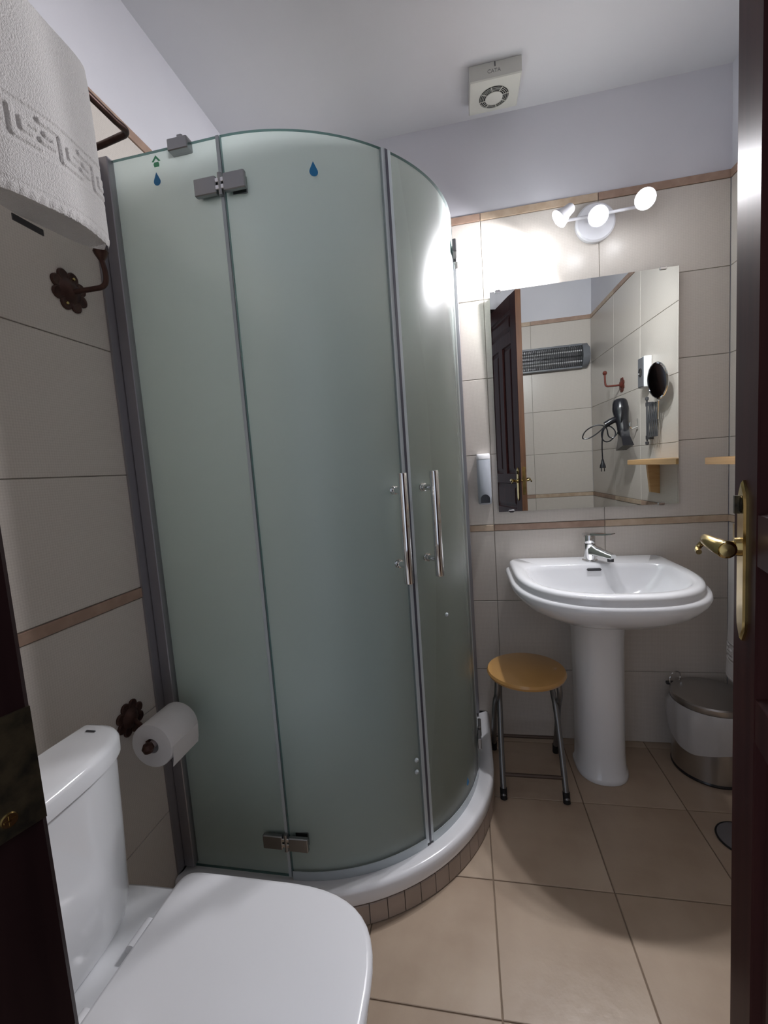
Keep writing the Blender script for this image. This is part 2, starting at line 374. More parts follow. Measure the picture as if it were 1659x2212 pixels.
# ------------------------------------------------------------ shower
GC = (-.545, 1.582); GR = .535; GZ0, GZ1 = .112, 2.070
def pane(name, path, parent, z0=GZ0, z1=GZ1, th=.008, bord=.022, sides=(.0, .0), label=None):
    """path: list of (x,y,nx,ny) with outward normal. faces: outer clear, inner frosted, edges green"""
    mb = MB(); n = len(path); zs = [z0, z0+bord, z1-.003, z1]
    def pt(i, z, s): x, y, nx, ny = path[i]; return (x+nx*s*th/2, y+ny*s*th/2, z)
    for s, mi in ((1, 0), (-1, 1)):
        for i in range(n-1):
            for k in range(3):
                inner_b = (k == 0) or (i < sides[0]) or (i >= n-1-sides[1])
                mat_i = mi
                mb.add([pt(i, zs[k], s), pt(i+1, zs[k], s), pt(i+1, zs[k+1], s), pt(i, zs[k+1], s)], [(0, 1, 2, 3) if s == 1 else (3, 2, 1, 0)], mat_i)
    for i in range(n-1):
        for z in (z0, z1): mb.add([pt(i, z, 1), pt(i+1, z, 1), pt(i+1, z, -1), pt(i, z, -1)], [(0, 1, 2, 3)], 2)
    for i in (0, n-1): mb.add([pt(i, z0, 1), pt(i, z0, -1), pt(i, z1, -1), pt(i, z1, 1)], [(0, 1, 2, 3)], 2)
    me = mb.mesh(name, G, smooth=False, weld=True)
    import bmesh
    bm = bmesh.new(); bm.from_mesh(me); bmesh.ops.remove_doubles(bm, verts=bm.verts, dist=1e-5)
    for f in bm.faces: f.smooth = f.material_index != 2
    for e in bm.edges:
        if len(e.link_faces) == 2 and e.calc_face_angle(0) > .6: e.smooth = False
    bm.to_mesh(me); bm.free()
    o = bpy.data.objects.new(name, me); COL.objects.link(o); o.parent = parent
    if label: o['label'] = label
    return o
def gp(phi, r=GR):
    a = math.radians(phi); return (GC[0]+r*math.sin(a), GC[1]-r*math.cos(a))
sh = thing('shower_enclosure', 'frosted green glass quadrant shower enclosure with curved double doors and steel bar handles', 'shower')
def lin(p, q, nrm, n=6): return [(p[0]+(q[0]-p[0])*i/n, p[1]+(q[1]-p[1])*i/n, *nrm) for i in range(n+1)]
fp = pane('fixed_panel', lin((-.846, 1.047), (-.549, 1.047), (0, -1)), sh)
fr = pane('fixed_panel', lin((-.010, 1.586), (-.010, 1.895), (1, 0)), sh)
def arcp(a, b, n): return [(*gp(a+(b-a)*i/n), math.sin(math.radians(a+(b-a)*i/n)), -math.cos(math.radians(a+(b-a)*i/n))) for i in range(n+1)]
d1 = pane('curved_door', arcp(.6, 44.2, 28), sh); d2 = pane('curved_door', arcp(46.4, 89.4, 28), sh)
# wall channels
MB().box(-.8735, -.842, 1.030, 1.064, .12, 2.075, .002).build('wall_channel', ALU, sh, smooth=False)
MB().box(-.8795, -.8735, 1.004, 1.072, .12, 2.075).build('wall_flange', ALU, sh, smooth=False)
MB().box(-.027, .007, 1.888, 1.9185, .12, 2.075, .002).build('wall_channel', ALU, sh, smooth=False)
# seals
def strip(name, phi, r0, r1, wdeg, m_, z0=GZ0, z1=GZ1):
    a, b = phi-wdeg/2, phi+wdeg/2
    q = [gp(a, r0), gp(b, r0), gp(b, r1), gp(a, r1)]
    return MB().loft([[(x, y, z) for x, y in q] for z in (z0, z1)]).build(name, m_, sh, smooth=False)
strip('hinge_seal', -.1, GR-.006, GR+.0055, .9, CSEAL); strip('hinge_seal', 90.2, GR-.006, GR+.0055, .8, CSEAL)
strip('door_seal', 44.45, GR-.007, GR+.006, 1.5, CSEAL); strip('magnetic_seal', 45.3, GR-.008, GR+.007, .8, SEAL); strip('door_seal', 46.2, GR-.007, GR+.006, 1.2, CSEAL)
for a, b in ((.8, 44), (46.5, 89.2)):
    n = 24; rg = []
    for i in range(n+1):
        ph = a+(b-a)*i/n; rg.append([(*gp(ph, GR-.007), .100), (*gp(ph, GR+.007), .100), (*gp(ph, GR+.006), .131), (*gp(ph, GR+.0045), .131), (*gp(ph, GR+.0045), .112), (*gp(ph, GR-.007), .112)])
    MB().loft(rg).build('bottom_seal', CSEAL, sh)
# hinges
def hinge(phi, z, s):
    for side in (-1, 1):
        e = thing0 = None
    a = math.radians(phi); n = Vector((math.sin(a), -math.cos(a), 0)); t = Vector((math.cos(a), math.sin(a), 0)); c = Vector((*gp(phi, GR), z))
    def blk(t0, t1, n0, n1, z0, z1, bb=.002):
        mb = MB().box(t0, t1, n0, n1, z0, z1, bb)
        mb.v = [tuple(c+t*v[0]+n*v[1]+Vector((0, 0, v[2]))) for v in mb.v]; return mb
    h = blk(-.068, -.010, .0045, .018, -.020, .020).build('hinge', HINGE, sh, smooth=False)
    blk(.010, .066, .0045+.003, .020, -.020, .020).build('hinge_plate', HINGE, h, smooth=False)
    blk(-.060, -.010, -.016, -.0045, -.020, .020).build('inner_plate', HINGE, h, smooth=False)
    blk(.010, .060, -.016, -.0045, -.020, .020).build('inner_plate', HINGE, h, smooth=False)
    mb = MB().lathe([(.0001, -.026), (.006, -.025), (.006, .025), (.0001, .026)], n=14)
    mb.v = [tuple(c+n*.012+Vector(v)) for v in mb.v]; mb.build('pin', HINGE, h)
    for zz in (-.012, .004): blk(-.012, .012, .004, .017, zz, zz+.010, .001).build('knuckle', CHROME, h, smooth=False)
for ph in (0, 90):
    for z in (1.955, .225): hinge(ph, z, 1)
# handles
def pull(phi, dphi):
    h = None; a = math.radians(phi); n = Vector((math.sin(a), -math.cos(a), 0)); c0 = Vector((*gp(phi, GR), 0))
    pb = c0+n*.056; mb = MB().tube([pb+Vector((0, 0, z)) for z in (.934, .936, 1.230, 1.232)], [.0112, .0125, .0125, .0112], 24)
    h = mb.build('pull_handle', CHROME, sh)
    for z in (.982, 1.186):
        q = [c0+n*d+Vector((0, 0, z)) for d in (.005, .007, .0075, .014, .0145, .017, .018, .050)]
        MB().tube(q, [.011, .012, .009, .009, .0115, .0115, .0085, .0085], 20).build('standoff', CHROME, h)
pull(40.2, 0); pull(51.0, 0)
# stabiliser clamp on the panel top, screws, stickers
cl = MB().box(-.672, -.618, 1.028, 1.062, 2.050, 2.078, .002).build('panel_clamp', HINGE, sh, smooth=False)
MB().box(-.655, -.640, 1.045, 1.085, 2.078, 2.097, .002).build('clamp_arm', HINGE, cl, smooth=False)
drop = [(0, .022)]+[(.0105*math.sin(math.radians(t))*(1.0), -.004-.0115*math.cos(math.radians(t))) for t in range(105, -106, -15)]
drop = [(0, .019)]+[(.0105*math.cos(math.radians(t)), -.005+.0105*math.sin(math.radians(t))) for t in range(25, -206, -15)]
def decal(poly, phi, z, m_, name, xflat=None):
    if xflat is None:
        a = math.radians(phi); n = Vector((math.sin(a), -math.cos(a), 0)); t = Vector((math.cos(a), math.sin(a), 0)); c = Vector((*gp(phi, GR+.0044), z))
    else: n = Vector((0, -1, 0)); t = Vector((1, 0, 0)); c = Vector((xflat, 1.047-.0044, z))
    mb = MB().loft([[tuple(c+t*x+Vector((0, 0, y))+n*d) for x, y in poly] for d in (0, .0005)])
    return mb.build(name, m_, sh, smooth=False, label=None)
decal(drop, 24, 1.981, BLUE, 'droplet_sticker'); decal([(x*.9, y*.9) for x, y in drop], 0, 2.002, BLUE, 'droplet_sticker', -.718)
decal([(x*.8, y*.8) for x, y in drop], 68, .179, BLUE, 'droplet_sticker')
decal([(-.006, -.014), (.007, -.014), (.008, -.008), (.006, -.003), (-.006, -.003), (-.008, -.008)], 0, 2.045, GREEN, 'leaf_sticker', -.715)
decal([(-.012, -.001), (-.007, -.002), (0, .006), (.007, -.002), (.012, -.001), (0, .013)], 0, 2.045, GREEN, 'leaf_sticker', -.715)
for ph, z in ((42, .39), (41.8, .354), (59.6, .785)):
    a = math.radians(ph); n = Vector((math.sin(a), -math.cos(a), 0)); c = Vector((*gp(ph, GR+.004), z))
    MB().tube([c, c+n*.003, c+n*.006], [.0065, .0065, .003], 16).build('glass_stud', CSEAL, sh)
# tray
tray = thing('shower_tray', 'white quadrant shower tray with rounded rim on a tiled plinth', 'shower tray')
def trayring(r, z, xr=None):
    e = r-.535+.010
    pts = [(XL+.003, GC[1]-r)] + [gp(p, r) for p in range(0, 91, 3)] + [(GC[0]+r, YB-.003), (XL+.003, YB-.003)]
    return [(x, y, z) for x, y in pts]
rg = [trayring(.590, .066), trayring(.594, .072), trayring(.594, .104), trayring(.590, .113), trayring(.582, .117), trayring(.555, .1175), trayring(.520, .100), trayring(.505, .098)]
def inset(r, z, d):
    pts = [(XL+.02, GC[1]-r)] + [gp(p, r) for p in range(0, 91, 3)] + [(GC[0]+r, YB-.02), (XL+.02, YB-.02)]
    return [(x, y, z) for x, y in pts]
rg[5] = trayring(.555, .1075); rg[4] = trayring(.580, .1165)
rg[6] = inset(.515, .098, 0); rg[7] = inset(.48, .065, 0)
MB().loft(rg).build('tray', ACRYL, tray, ang=50)
MB().loft([trayring(.583, .0005), trayring(.583, .066)]).build('plinth', GROUT, tray, smooth=False)
for k in range(18):
    a0, a1 = k*5+2.7-.10-5, k*5+7.7-5-.35
    if k == 0: a0 = .1
    a0 = max(a0, 0); a1 = min(a1, 90)
    n = 3; rg = []
    for i in range(n+1):
        ph = a0+(a1-a0)*i/n; rg.append([(*gp(ph, .583), .002), (*gp(ph, .5905), .002), (*gp(ph, .5925), .005), (*gp(ph, .5925), .061), (*gp(ph, .5905), .0635), (*gp(ph, .583), .0635)])
    MB().loft(rg).build('skirt_tile', SKIRT, tray, smooth=False)
for k in range(6):
    y0 = GC[1]+.002+.055*k; MB().box(GC[0]+.583, GC[0]+.5925, y0, y0+.052, .002, .0635, .0015).build('skirt_tile', SKIRT, tray, smooth=False)
for k in range(6):
    x1 = GC[0]-.002-.055*k; MB().box(x1-.052, x1, GC[1]-.5925, GC[1]-.583, .002, .0635, .0015).build('skirt_tile', SKIRT, tray, smooth=False)
# shower mixer behind the glass
mx = thing('shower_mixer', 'chrome shower mixer with riser bar and hand shower behind the frosted glass', 'shower mixer', (-.60, 1.92, 0))
MB().tube([(-.09, -.05, 1.05), (.09, -.05, 1.05)], .021, 20).tube([(-.07, -.001, 1.05), (-.07, -.05, 1.05)], .018, 16).tube([(.07, -.001, 1.05), (.07, -.05, 1.05)], .018, 16).build('valve', CHROME, mx)
MB().box(-.012, .012, -.13, -.05, 1.065, 1.08, .004).build('lever', CHROME, mx)
MB().tube([(0, -.05, 1.20), (0, -.05, 1.85)], .009, 14).tube([(0, -.001, 1.22), (0, -.05, 1.22)], .008, 12).tube([(0, -.001, 1.83), (0, -.05, 1.83)], .008, 12).build('riser_bar', CHROME, mx)
MB().tube(sm([(0, -.05, 1.03), (.02, -.08, .85), (.10, -.10, .70), (.14, -.10, .95), (.05, -.11, 1.4), (.0, -.10, 1.72)], 3), .007, 10).build('hose', CHROME, mx)
MB().tube([(0, -.07, 1.72), (0, -.12, 1.86)], [.011, .014], 14).lathe([(.0001, .02), (.03, .015), (.045, 0), (.0001, -.002)], o=(0, -.13, 1.88), ax='Y', n=24).build('hand_shower', CHROME, mx)
# ------------------------------------------------------------ toilet
def supr(cx, cy, a, bf, bb, z, n=48, ef=3., eb=8., axis='X'):
    """closed ring: width half a along the lateral axis, front reach bf, back reach bb"""
    out = []
    for k in range(n):
        t = 2*PI*(k+.5)/n; c, s = math.cos(t), math.sin(t)
        if c >= 0: u = bf*abs(c)**(2/ef); v = a*math.copysign(abs(s)**(2/ef), s)
        else: u = -bb*abs(c)**(2/eb); v = a*math.copysign(abs(s)**(2/eb), s)
        out.append((cx+u, cy+v, z) if axis == 'X' else (cx-v, cy-u, z))
    return out
TY = .545
toi = thing('toilet', 'white ceramic close-coupled toilet with closed lid against the tiled left wall', 'toilet', (0, 0, 0))
rg = [supr(-.50, TY, .115, .13, .22, .0015, ef=2.6), supr(-.50, TY, .118, .14, .22, .03, ef=2.6), supr(-.49, TY, .105, .12, .22, .14, ef=2.5), supr(-.46, TY, .13, .16, .28, .26, ef=2.5),
      supr(-.44, TY, .168, .22, .36, .35, ef=2.6), supr(-.43, TY, .178, .236, .40, .385, ef=2.7), supr(-.43, TY, .178, .236, .42, .400, ef=2.7), supr(-.43, TY, .170, .228, .425, .405, ef=2.7)]
MB().loft(rg).build('bowl', CERAMIC, toi, ang=60)
rg = [supr(-.42, TY, .183, .222, .20, .406, ef=2.8), supr(-.42, TY, .186, .226, .20, .409, ef=2.8), supr(-.42, TY, .186, .226, .20, .418, ef=2.8), supr(-.42, TY, .183, .223, .20, .420, ef=2.8)]
MB().loft(rg).build('seat', WPLASTIC, toi, ang=60)
rg = [supr(-.42, TY, .186, .228, .20, .421, ef=3., eb=14), supr(-.42, TY, .190, .232, .202, .424, ef=3., eb=14), supr(-.42, TY, .190, .232, .202, .431, ef=3., eb=14), supr(-.42, TY, .187, .229, .200, .4355, ef=3., eb=14), supr(-.42, TY, .180, .222, .194, .4375, ef=3., eb=12), supr(-.42, TY, .10, .12, .11, .4405, ef=2.8, eb=6), supr(-.42, TY, .02, .02, .02, .441, ef=2.2, eb=2.2)]
MB().loft(rg).build('lid', WPLASTIC, toi, ang=50)
for dy in (-.07, .07): MB().tube([(-.632, TY+dy-.025, .418), (-.632, TY+dy+.025, .418)], .011, 16).build('lid_hinge', WPLASTIC, toi)
rg = []
TC = .525
def tank(z, f, hw, back=.195, e=3.): return [(x, y, z) for x, y, _ in supr(-.76, TC, hw, f-.084, .016, 0, n=64, ef=e, eb=20)]
for z, f, hw in ((.408, .150, .150), (.412, .160, .158), (.44, .168, .166), (.60, .174, .172), (.72, .178, .175), (.734, .178, .175)): rg.append(tank(z, f, hw))
MB().loft(rg).build('cistern', CERAMIC, toi, ang=50)
rg = [tank(.736, .180, .177), tank(.739, .186, .182), (tank(.764, .187, .182)), (tank(.772, .183, .178)), (tank(.776, .172, .168)), tank(.778, .13, .10, e=3.), tank(.7785, .095, .02, e=2.5)]
MB().loft(rg).build('cistern_lid', CERAMIC, toi, ang=50)
MB().lathe([(.0001, 0), (.020, 0), (.020, .004), (.017, .006), (.0001, .006)], o=(-.715, TC-.08, .777), n=28).build('flush_button', CHROME, toi)
MB().box(-.752, -.732, .672, .675, .7750, .7788).build('maker_mark', DGREY, toi, smooth=False)
# ------------------------------------------------------------ bronze flower fittings
def flower(mb, c, nrm, rad=.045, rot=0, petals=8):
    n = Vector(nrm).normalized(); t = Vector((0, 0, 1)); s = n.cross(t).normalized(); c = Vector(c)
    M_ = Matrix((s, t, n)).transposed()
    for k in range(petals):
        a = 2*PI*(k+.5)/petals+rot; p = c+(s*math.cos(a)+t*math.sin(a))*rad*.70
        mb.lathe([(rad*.30, 0), (rad*.30, .003), (rad*.24, .0048), (rad*.16, .0035), (.0001, .0045)], o=p, n=14, M=M_)
    mb.lathe([(rad*.62, 0), (rad*.62, .003), (rad*.5, .006), (rad*.35, .012), (rad*.18, .016), (.0001, .017)], o=c, n=24, M=M_)
    return mb
hk = thing('robe_hook', 'dark bronze robe hook with flower backplate on the left wall below the towel', 'hook', (XL, .902, 1.705))
flower(MB(), (.0005, 0, 0), (1, 0, 0), .048).build('backplate', BRONZE, hk)
for k in (1, 5):
    a = 2*PI*(k+.5)/8; MB().lathe([(.0001, .007), (.003, .007), (.004, .005), (.004, .003)], o=(0, math.cos(a)*.048*.70, math.sin(a)*.048*.70), ax='X', n=12).build('screw', BRASS, hk)
MB().tube(sm([(.012, 0, -.003), (.05, .008, .0), (.085, .016, .004), (.090, .017, .030), (.086, .013, .062)], 3), .0058, 14).build('arm', BRONZE, hk)
MB().lathe([(.0001, -.004), (.006, -.002), (.013, .010), (.016, .017), (.014, .022), (.0001, .025)], o=(.086, .013, .062), n=20).build('cap', BRONZE, hk)
# towel rail
tr = thing('towel_rail', 'dark bronze towel rail with rounded corner high on the left wall', 'towel rail', (XL, .66, 1.97))
MB().tube(sm([(.010, .265, .035), (.12, .240, .020), (.215, .212, .008)], 1)+sm([(.225, .205, .006), (.232, .195, .004), (.232, .17, .0)], 2) + [(.232, -.10, 0)] + sm([(.232, -.17, 0), (.232, -.20, 0), (.20, -.21, 0)], 2)+[(.01, -.22, .01)], .0065, 14).build('rail', BRONZE, tr)
flower(MB(), (.0005, .265, .035), (1, 0, 0), .045).build('backplate', BRONZE, tr)
flower(MB(), (.0005, -.22, .01), (1, 0, 0), .045).build('backplate', BRONZE, tr)
# ------------------------------------------------------------ towels (terry with key pattern)
def seg(px, py, a, b):
    ax, ay = a; bx, by = b; dx, dy = bx-ax, by-ay; L2 = dx*dx+dy*dy
    t = max(0, min(1, ((px-ax)*dx+(py-ay)*dy)/L2)); return math.hypot(px-ax-t*dx, py-ay-t*dy)
KEY = [((-.25, 1), (.30, 1)), ((.30, 1), (.30, 0)), ((.30, 0), (.85, 0)), ((-.12, .70), (.05, .70)), ((.05, .70), (.05, .32)), ((.05, .32), (-.22, .32)), ((.55, .68), (.82, .68)), ((.55, .68), (.55, .30)), ((.55, .30), (.70, .30))]
KEY = [((0, .90), (.45, .90)), ((.45, .90), (.45, .10)), ((.45, .10), (.95, .10)), ((.10, .58), (.26, .58)), ((.26, .58), (.26, .34)), ((.26, .34), (.0, .34)), ((.64, .62), (.90, .62)), ((.64, .62), (.64, .38)), ((.64, .38), (.80, .38))]
def relief(u, v, per=.076, z0=.080, hb=.050):
    """u along width (m), v above hem (m)"""
    q = (v-z0)/hb
    h = 0.
    if -.32 < q < 1.32:
        h = -.0020 if -.22 < q < 1.22 else 0
        for b in (-.18, 1.18):
            d = abs(q-b)*hb; h = max(h, .0006*(1-min(1, max(0, (d-.002)/.0015))) + h*min(1, max(0, (d-.002)/.0015)))
        f = (u/per) % 1.
        dm = min(seg((f+o)*per, q*hb, (a[0]*per, a[1]*hb), (b[0]*per, b[1]*hb)) for o in (-1, 0, 1) for a, b in KEY)
        k = 1-min(1, max(0, (dm-.0040)/.0013)); h = h*(1-k)+.0016*k
    if .012 < v < .018: h = -.001
    if v < .012: h += .0006*math.sin(u*420)
    return h
def towel(name, label, x0, zr, y0, y1, zb, th, facing=1, ny=150, flare=.02, xl=None, group=None, zb_l=None):
    """towel folded over a rail at (x0, zr) running along Y, hangs down to zb. facing=+1 shows its face to +X"""
    ym = (y0+y1)/2; hw = (y1-y0)/2; zl = zb if zb_l is None else zb_l
    Hh = zr+.012-zb
    cs = []   # cross-section parameters (side, v) : side +1 front, -1 back ; v height above hem
    nf = 220
    fr_ = [(1, Hh*i/nf) for i in range(nf+1)]; bk = [(-1, Hh*i/20) for i in range(20, -1, -1)]
    loop = fr_ + [('t', a) for a in range(20, 161, 20)] + bk + [('b', .5)]
    rings = []
    for j in range(ny+1):
        s = -1+2*j/ny; e = 1-abs(s)**4.; lens = max(.10, math.sqrt(max(0, 1-s*s*.985)))
        ring = []
        for it in loop:
            if it[0] in (1, -1):
                v = it[1]; g = v/Hh; tt = th*(1-.42*g)*lens*.5+.004
                if g > .90: tt *= .90+.10*math.cos((g-.9)*10*PI/2)
                if v < .010: tt -= .0035*(1-v/.010)**2
                y = ym+s*(hw+flare*(1-g)*(.5 if s > 0 else .5)); x = tt*it[0]
                wv = .004*math.sin(y*23+g*2)*(1-g)+.003*math.sin(y*47+1+g*3)
                x += wv*.6
                if it[0] == 1 and abs(s) < .985: x += relief(y-y0, v)
                z = zb+(zl-zb)*(1-(s+1)/2)*(1-g)+v
            elif it[0] == 't':
                a = math.radians(it[1]); tt = (th*.58*lens*.5+.004)*.90
                y = ym+s*hw; x = tt*math.cos(a); z = zb+Hh+tt*math.sin(a)*.8
                x += (.003*math.sin(y*47+4))*.6
            else:
                y = ym+s*(hw+flare*.5); x = 0; z = zb+(zl-zb)*(1-(s+1)/2)+.012
            ring.append((x0+facing*x, y, z))
        rings.append(ring)
    return MB().loft(rings).build(name, TERRY, ang=80)
t1 = towel('bath_towel', '', -.650, 1.990, .548, .758, 1.700, .062, 1, flare=.02, zb_l=1.682)
tag(t1, 'white terry bath towel with key pattern border hanging on the bronze rail at upper left', 'towel', 'white towels with key pattern')
lb = MB().box(-.6835, -.6815, .612, .664, 1.678, 1.688).build('care_label', DGREY, t1, smooth=False)
t2 = towel('hand_towel', '', .950, .835, 1.44, 1.790, .385, .075, -1, ny=110, flare=.0)
tag(t2, 'white terry hand towel hanging low on the right wall beside the waste bin', 'towel', 'white towels with key pattern')
tr2 = thing('towel_bar', 'small dark towel bar on the right wall holding the hand towel', 'towel rail', (XR, 1.60, .838))
MB().tube([(-.002, -.20, 0), (-.062, -.20, 0), (-.062, .16, 0), (-.002, .16, 0)], .006, 12).build('bar', BRONZE, tr2)
# ------------------------------------------------------------ toilet roll
rh = thing('roll_holder', 'dark bronze toilet roll holder with flower backplate beside the cistern', 'toilet roll holder', (XL, .912, .655))
flower(MB(), (.0005, 0, 0), (1, 0, 0), .046).build('backplate', BRONZE, rh)
MB().tube(sm([(.012, 0, -.004), (.05, -.012, -.02), (.088, -.045, -.036), (.094, -.052, -.040)], 2), .006, 14).lathe([(.0001, -.014), (.010, -.010), (.014, 0), (.010, .010), (.0001, .014)], o=(.094, -.056, -.040), n=20).build('arm', BRONZE, rh)
MB().tube([(.094, -.050, -.040), (.094, .085, -.040)], .0095, 18).build('spindle', mat('spindle_pink', (.45, .38, .37), .5), rh)
roll = MB()
prof = [(.0185, 0), (.054, 0), (.0555, .002), (.0555, .104), (.054, .106), (.0185, .106), (.0185, 0)]
rings = []
for k in range(40):
    a = 2*PI*k/40; rings.append([(r*math.cos(a), h, r*math.sin(a)) for r, h in prof])
rings.append(rings[0]); roll.loft(rings, caps=False, closed=False)
ro = roll.build('toilet_roll', PAPER, loc=(-.786, .868, .612), ang=50)
tag(ro, 'white toilet paper roll on the bronze holder beside the cistern', 'toilet paper')
MB().loft([[(.0555, y, 0), (.0565, y, 0), (.0545, y, -.035), (.051, y, -.052), (.050, y, -.052), (.0535, y, -.034)] for y in (.003, .103)]).build('loose_sheet', PAPER, ro)
# ------------------------------------------------------------ basin with pedestal and tap
BX = .465
ba = thing('washbasin', 'white ceramic pedestal washbasin under the wall mirror', 'basin', (0, 0, 0))
def br(a, yb, yf, z, yc=None, ef=2.5, eb=16.):
    yc = yb-.20*(yb-yf)/.58 if yc is None else yc
    return supr(BX, yc, a, yc-yf, yb-yc, z, n=96, ef=ef, eb=eb, axis='Y')
rg = [br(.095, 1.875, 1.63, .655, ef=2.2), br(.16, 1.90, 1.54, .664, ef=2.2), br(.235, 1.915, 1.43, .690), br(.290, 1.9185, 1.362, .728), br(.314, 1.9185, 1.338, .760), br(.318, 1.9185, 1.334, .775), br(.314, 1.9185, 1.338, .787), br(.305, 1.9185, 1.347, .790), br(.301, 1.9185, 1.351, .794), br(.302, 1.9185, 1.350, .806), br(.298, 1.9185, 1.354, .816), br(.288, 1.9185, 1.364, .820),
      br(.262, 1.792, 1.392, .820, ef=2.6, eb=5), br(.254, 1.785, 1.400, .816, ef=2.6, eb=5), br(.244, 1.778, 1.412, .800, ef=2.6, eb=5), br(.21, 1.765, 1.45, .745, ef=2.5, eb=4), br(.15, 1.74, 1.52, .700, ef=2.3, eb=3), br(.06, 1.69, 1.61, .685, ef=2, eb=2), br(.022, 1.665, 1.635, .683, ef=2, eb=2)]
MB().loft(rg).build('bowl', CERAMIC, ba, ang=60)
MB().lathe([(.0001, .004), (.015, .004), (.020, .002), (.021, 0)], o=(BX, 1.65, .684), n=24).build('drain', CHROME, ba)
slot = [(x, z) for x, z in [(-.023, -.0045), (.023, -.0045), (.027, 0), (.023, .0045), (-.023, .0045), (-.027, 0)]]
MB().prism(slot, .006, (BX+.008, 1.7785, .800), (1, 0, 0), (0, -.12, .99)).build('overflow_slot', BLACK, ba, smooth=False)
pr = []
for z, a, yf, yb in ((.0015, .094, 1.634, 1.80), (.010, .096, 1.632, 1.80), (.022, .094, 1.634, 1.80), (.030, .088, 1.640, 1.80), (.10, .086, 1.643, 1.80), (.35, .086, 1.646, 1.80), (.55, .088, 1.640, 1.81), (.63, .091, 1.625, 1.82), (.662, .097, 1.61, 1.83)):
    yc = 1.745; pr.append(supr(BX+.006, yc, a, yc-yf, yb-yc, z, n=64, ef=2.3, eb=10, axis='Y'))
MB().loft(pr).build('pedestal', CERAMIC, ba, ang=60)
tap = thing('basin_tap', 'chrome single-lever mixer tap on the washbasin', 'tap', (BX+.012, 1.848, .8205), rot=(0, 0, math.radians(32)))
tap.scale = (1.08, 1.08, 1.12)
MB().lathe([(.0001, 0), (.027, 0), (.027, .003), (.0225, .006), (.0215, .040), (.0215, .062), (.0001, .063)], n=28).build('body', CHROME, tap)
MB().loft([[(x*wd, y, z+h*zz) for x, zz in ((-1, 0), (1, 0), (1, .6), (.5, 1), (-.5, 1), (-1, .6))] for y, z, h, wd in ((0, .024, .038, .019), (-.04, .026, .026, .0175), (-.09, .022, .018, .015), (-.105, .022, .014, .013))]).build('spout', CHROME, tap, ang=50)
MB().lathe([(.0001, 0), (.011, 0), (.011, .014), (.0001, .014)], o=(0, -.092, .010), n=18).build('aerator', BLACK, tap)
MB().lathe([(.0195, .064), (.0205, .068), (.0205, .088), (.018, .094), (.0001, .095)], n=24).build('cartridge_cap', CHROME, tap)
MB().loft([[(x*wd, y, z+zz*h) for x, zz in ((-1, 0), (1, 0), (1, 1), (-1, 1))] for y, z, h, wd in ((.018, .092, .008, .017), (-.02, .094, .008, .018), (-.07, .099, .006, .013), (-.105, .106, .004, .009))]).build('lever', CHROME, tap, smooth=False)
MB().lathe([(.0001, .0218), (.004, .0216), (.005, .0205)], o=(.004, 0, .045), ax='-Y', n=14).build('index_mark', BLUE, tap)
va = thing('angle_valve', 'small chrome angle valve on the wall beneath the washbasin', 'valve', (.392, 1.92, .575))
MB().lathe([(.024, .0005), (.024, .004), (.012, .008), (.010, .05), (.0001, .05)], ax='-Y', n=20).tube([(0, -.035, 0), (0, -.035, .05)], .007, 12).build('valve_body', CHROME, va)
MB().lathe([(.0001, .075), (.014, .074), (.016, .068), (.012, .055), (.006, .05)], ax='-Y', n=8).build('valve_knob', CHROME, va)
MB().tube(sm([(0, -.035, .05), (.01, -.045, .08), (.04, -.05, .12)], 2), .005, 10).build('supply_hose', CHROME, va)
# ------------------------------------------------------------ mirror (slightly bowed sheet)
mi = thing('wall_mirror', 'frameless rectangular wall mirror with small metal clips above the washbasin', 'mirror', (0, 0, 0))
mb = MB(); rf = []; n = 40; mz0, mz1, mx0, mx1 = 1.028, 1.930, .133, .829
for i in range(n+1):
    z = mz0+(mz1-mz0)*i/n; y = YB-.0125-(z-1.26)**2/50
    rf.append([(mx0, y, z), (mx1, y, z)])
mb.loft(rf, caps=False, closed=False)
mo = mb.build('mirror_glass', [MIRR], mi, ang=60)
rg = []
for i in range(n+1):
    z = mz0+(mz1-mz0)*i/n; y = YB-.0120-(z-1.26)**2/50
    rg.append([(mx0, y, z), (mx1, y, z), (mx1, y+.005, z), (mx0, y+.005, z)])
MB().loft(rg).build('backing', MBACK, mi, smooth=False)
for x, top in ((.165, 1), (.775, 1), (.185, 0), (.765, 0)):
    z = mz1 if top else mz0; s = 1 if top else -1; yy = YB-.0125-(z-1.26)**2/50
    c = MB().box(x-.012, x+.012, yy-.004, yy-.0012, min(z-s*.007, z+s*.003), max(z-s*.007, z+s*.003), .001).box(x-.008, x+.008, yy-.004, YB-.001, min(z+s*.001, z+s*.004), max(z+s*.001, z+s*.004)).build('clip', CHROME, mi, smooth=False)
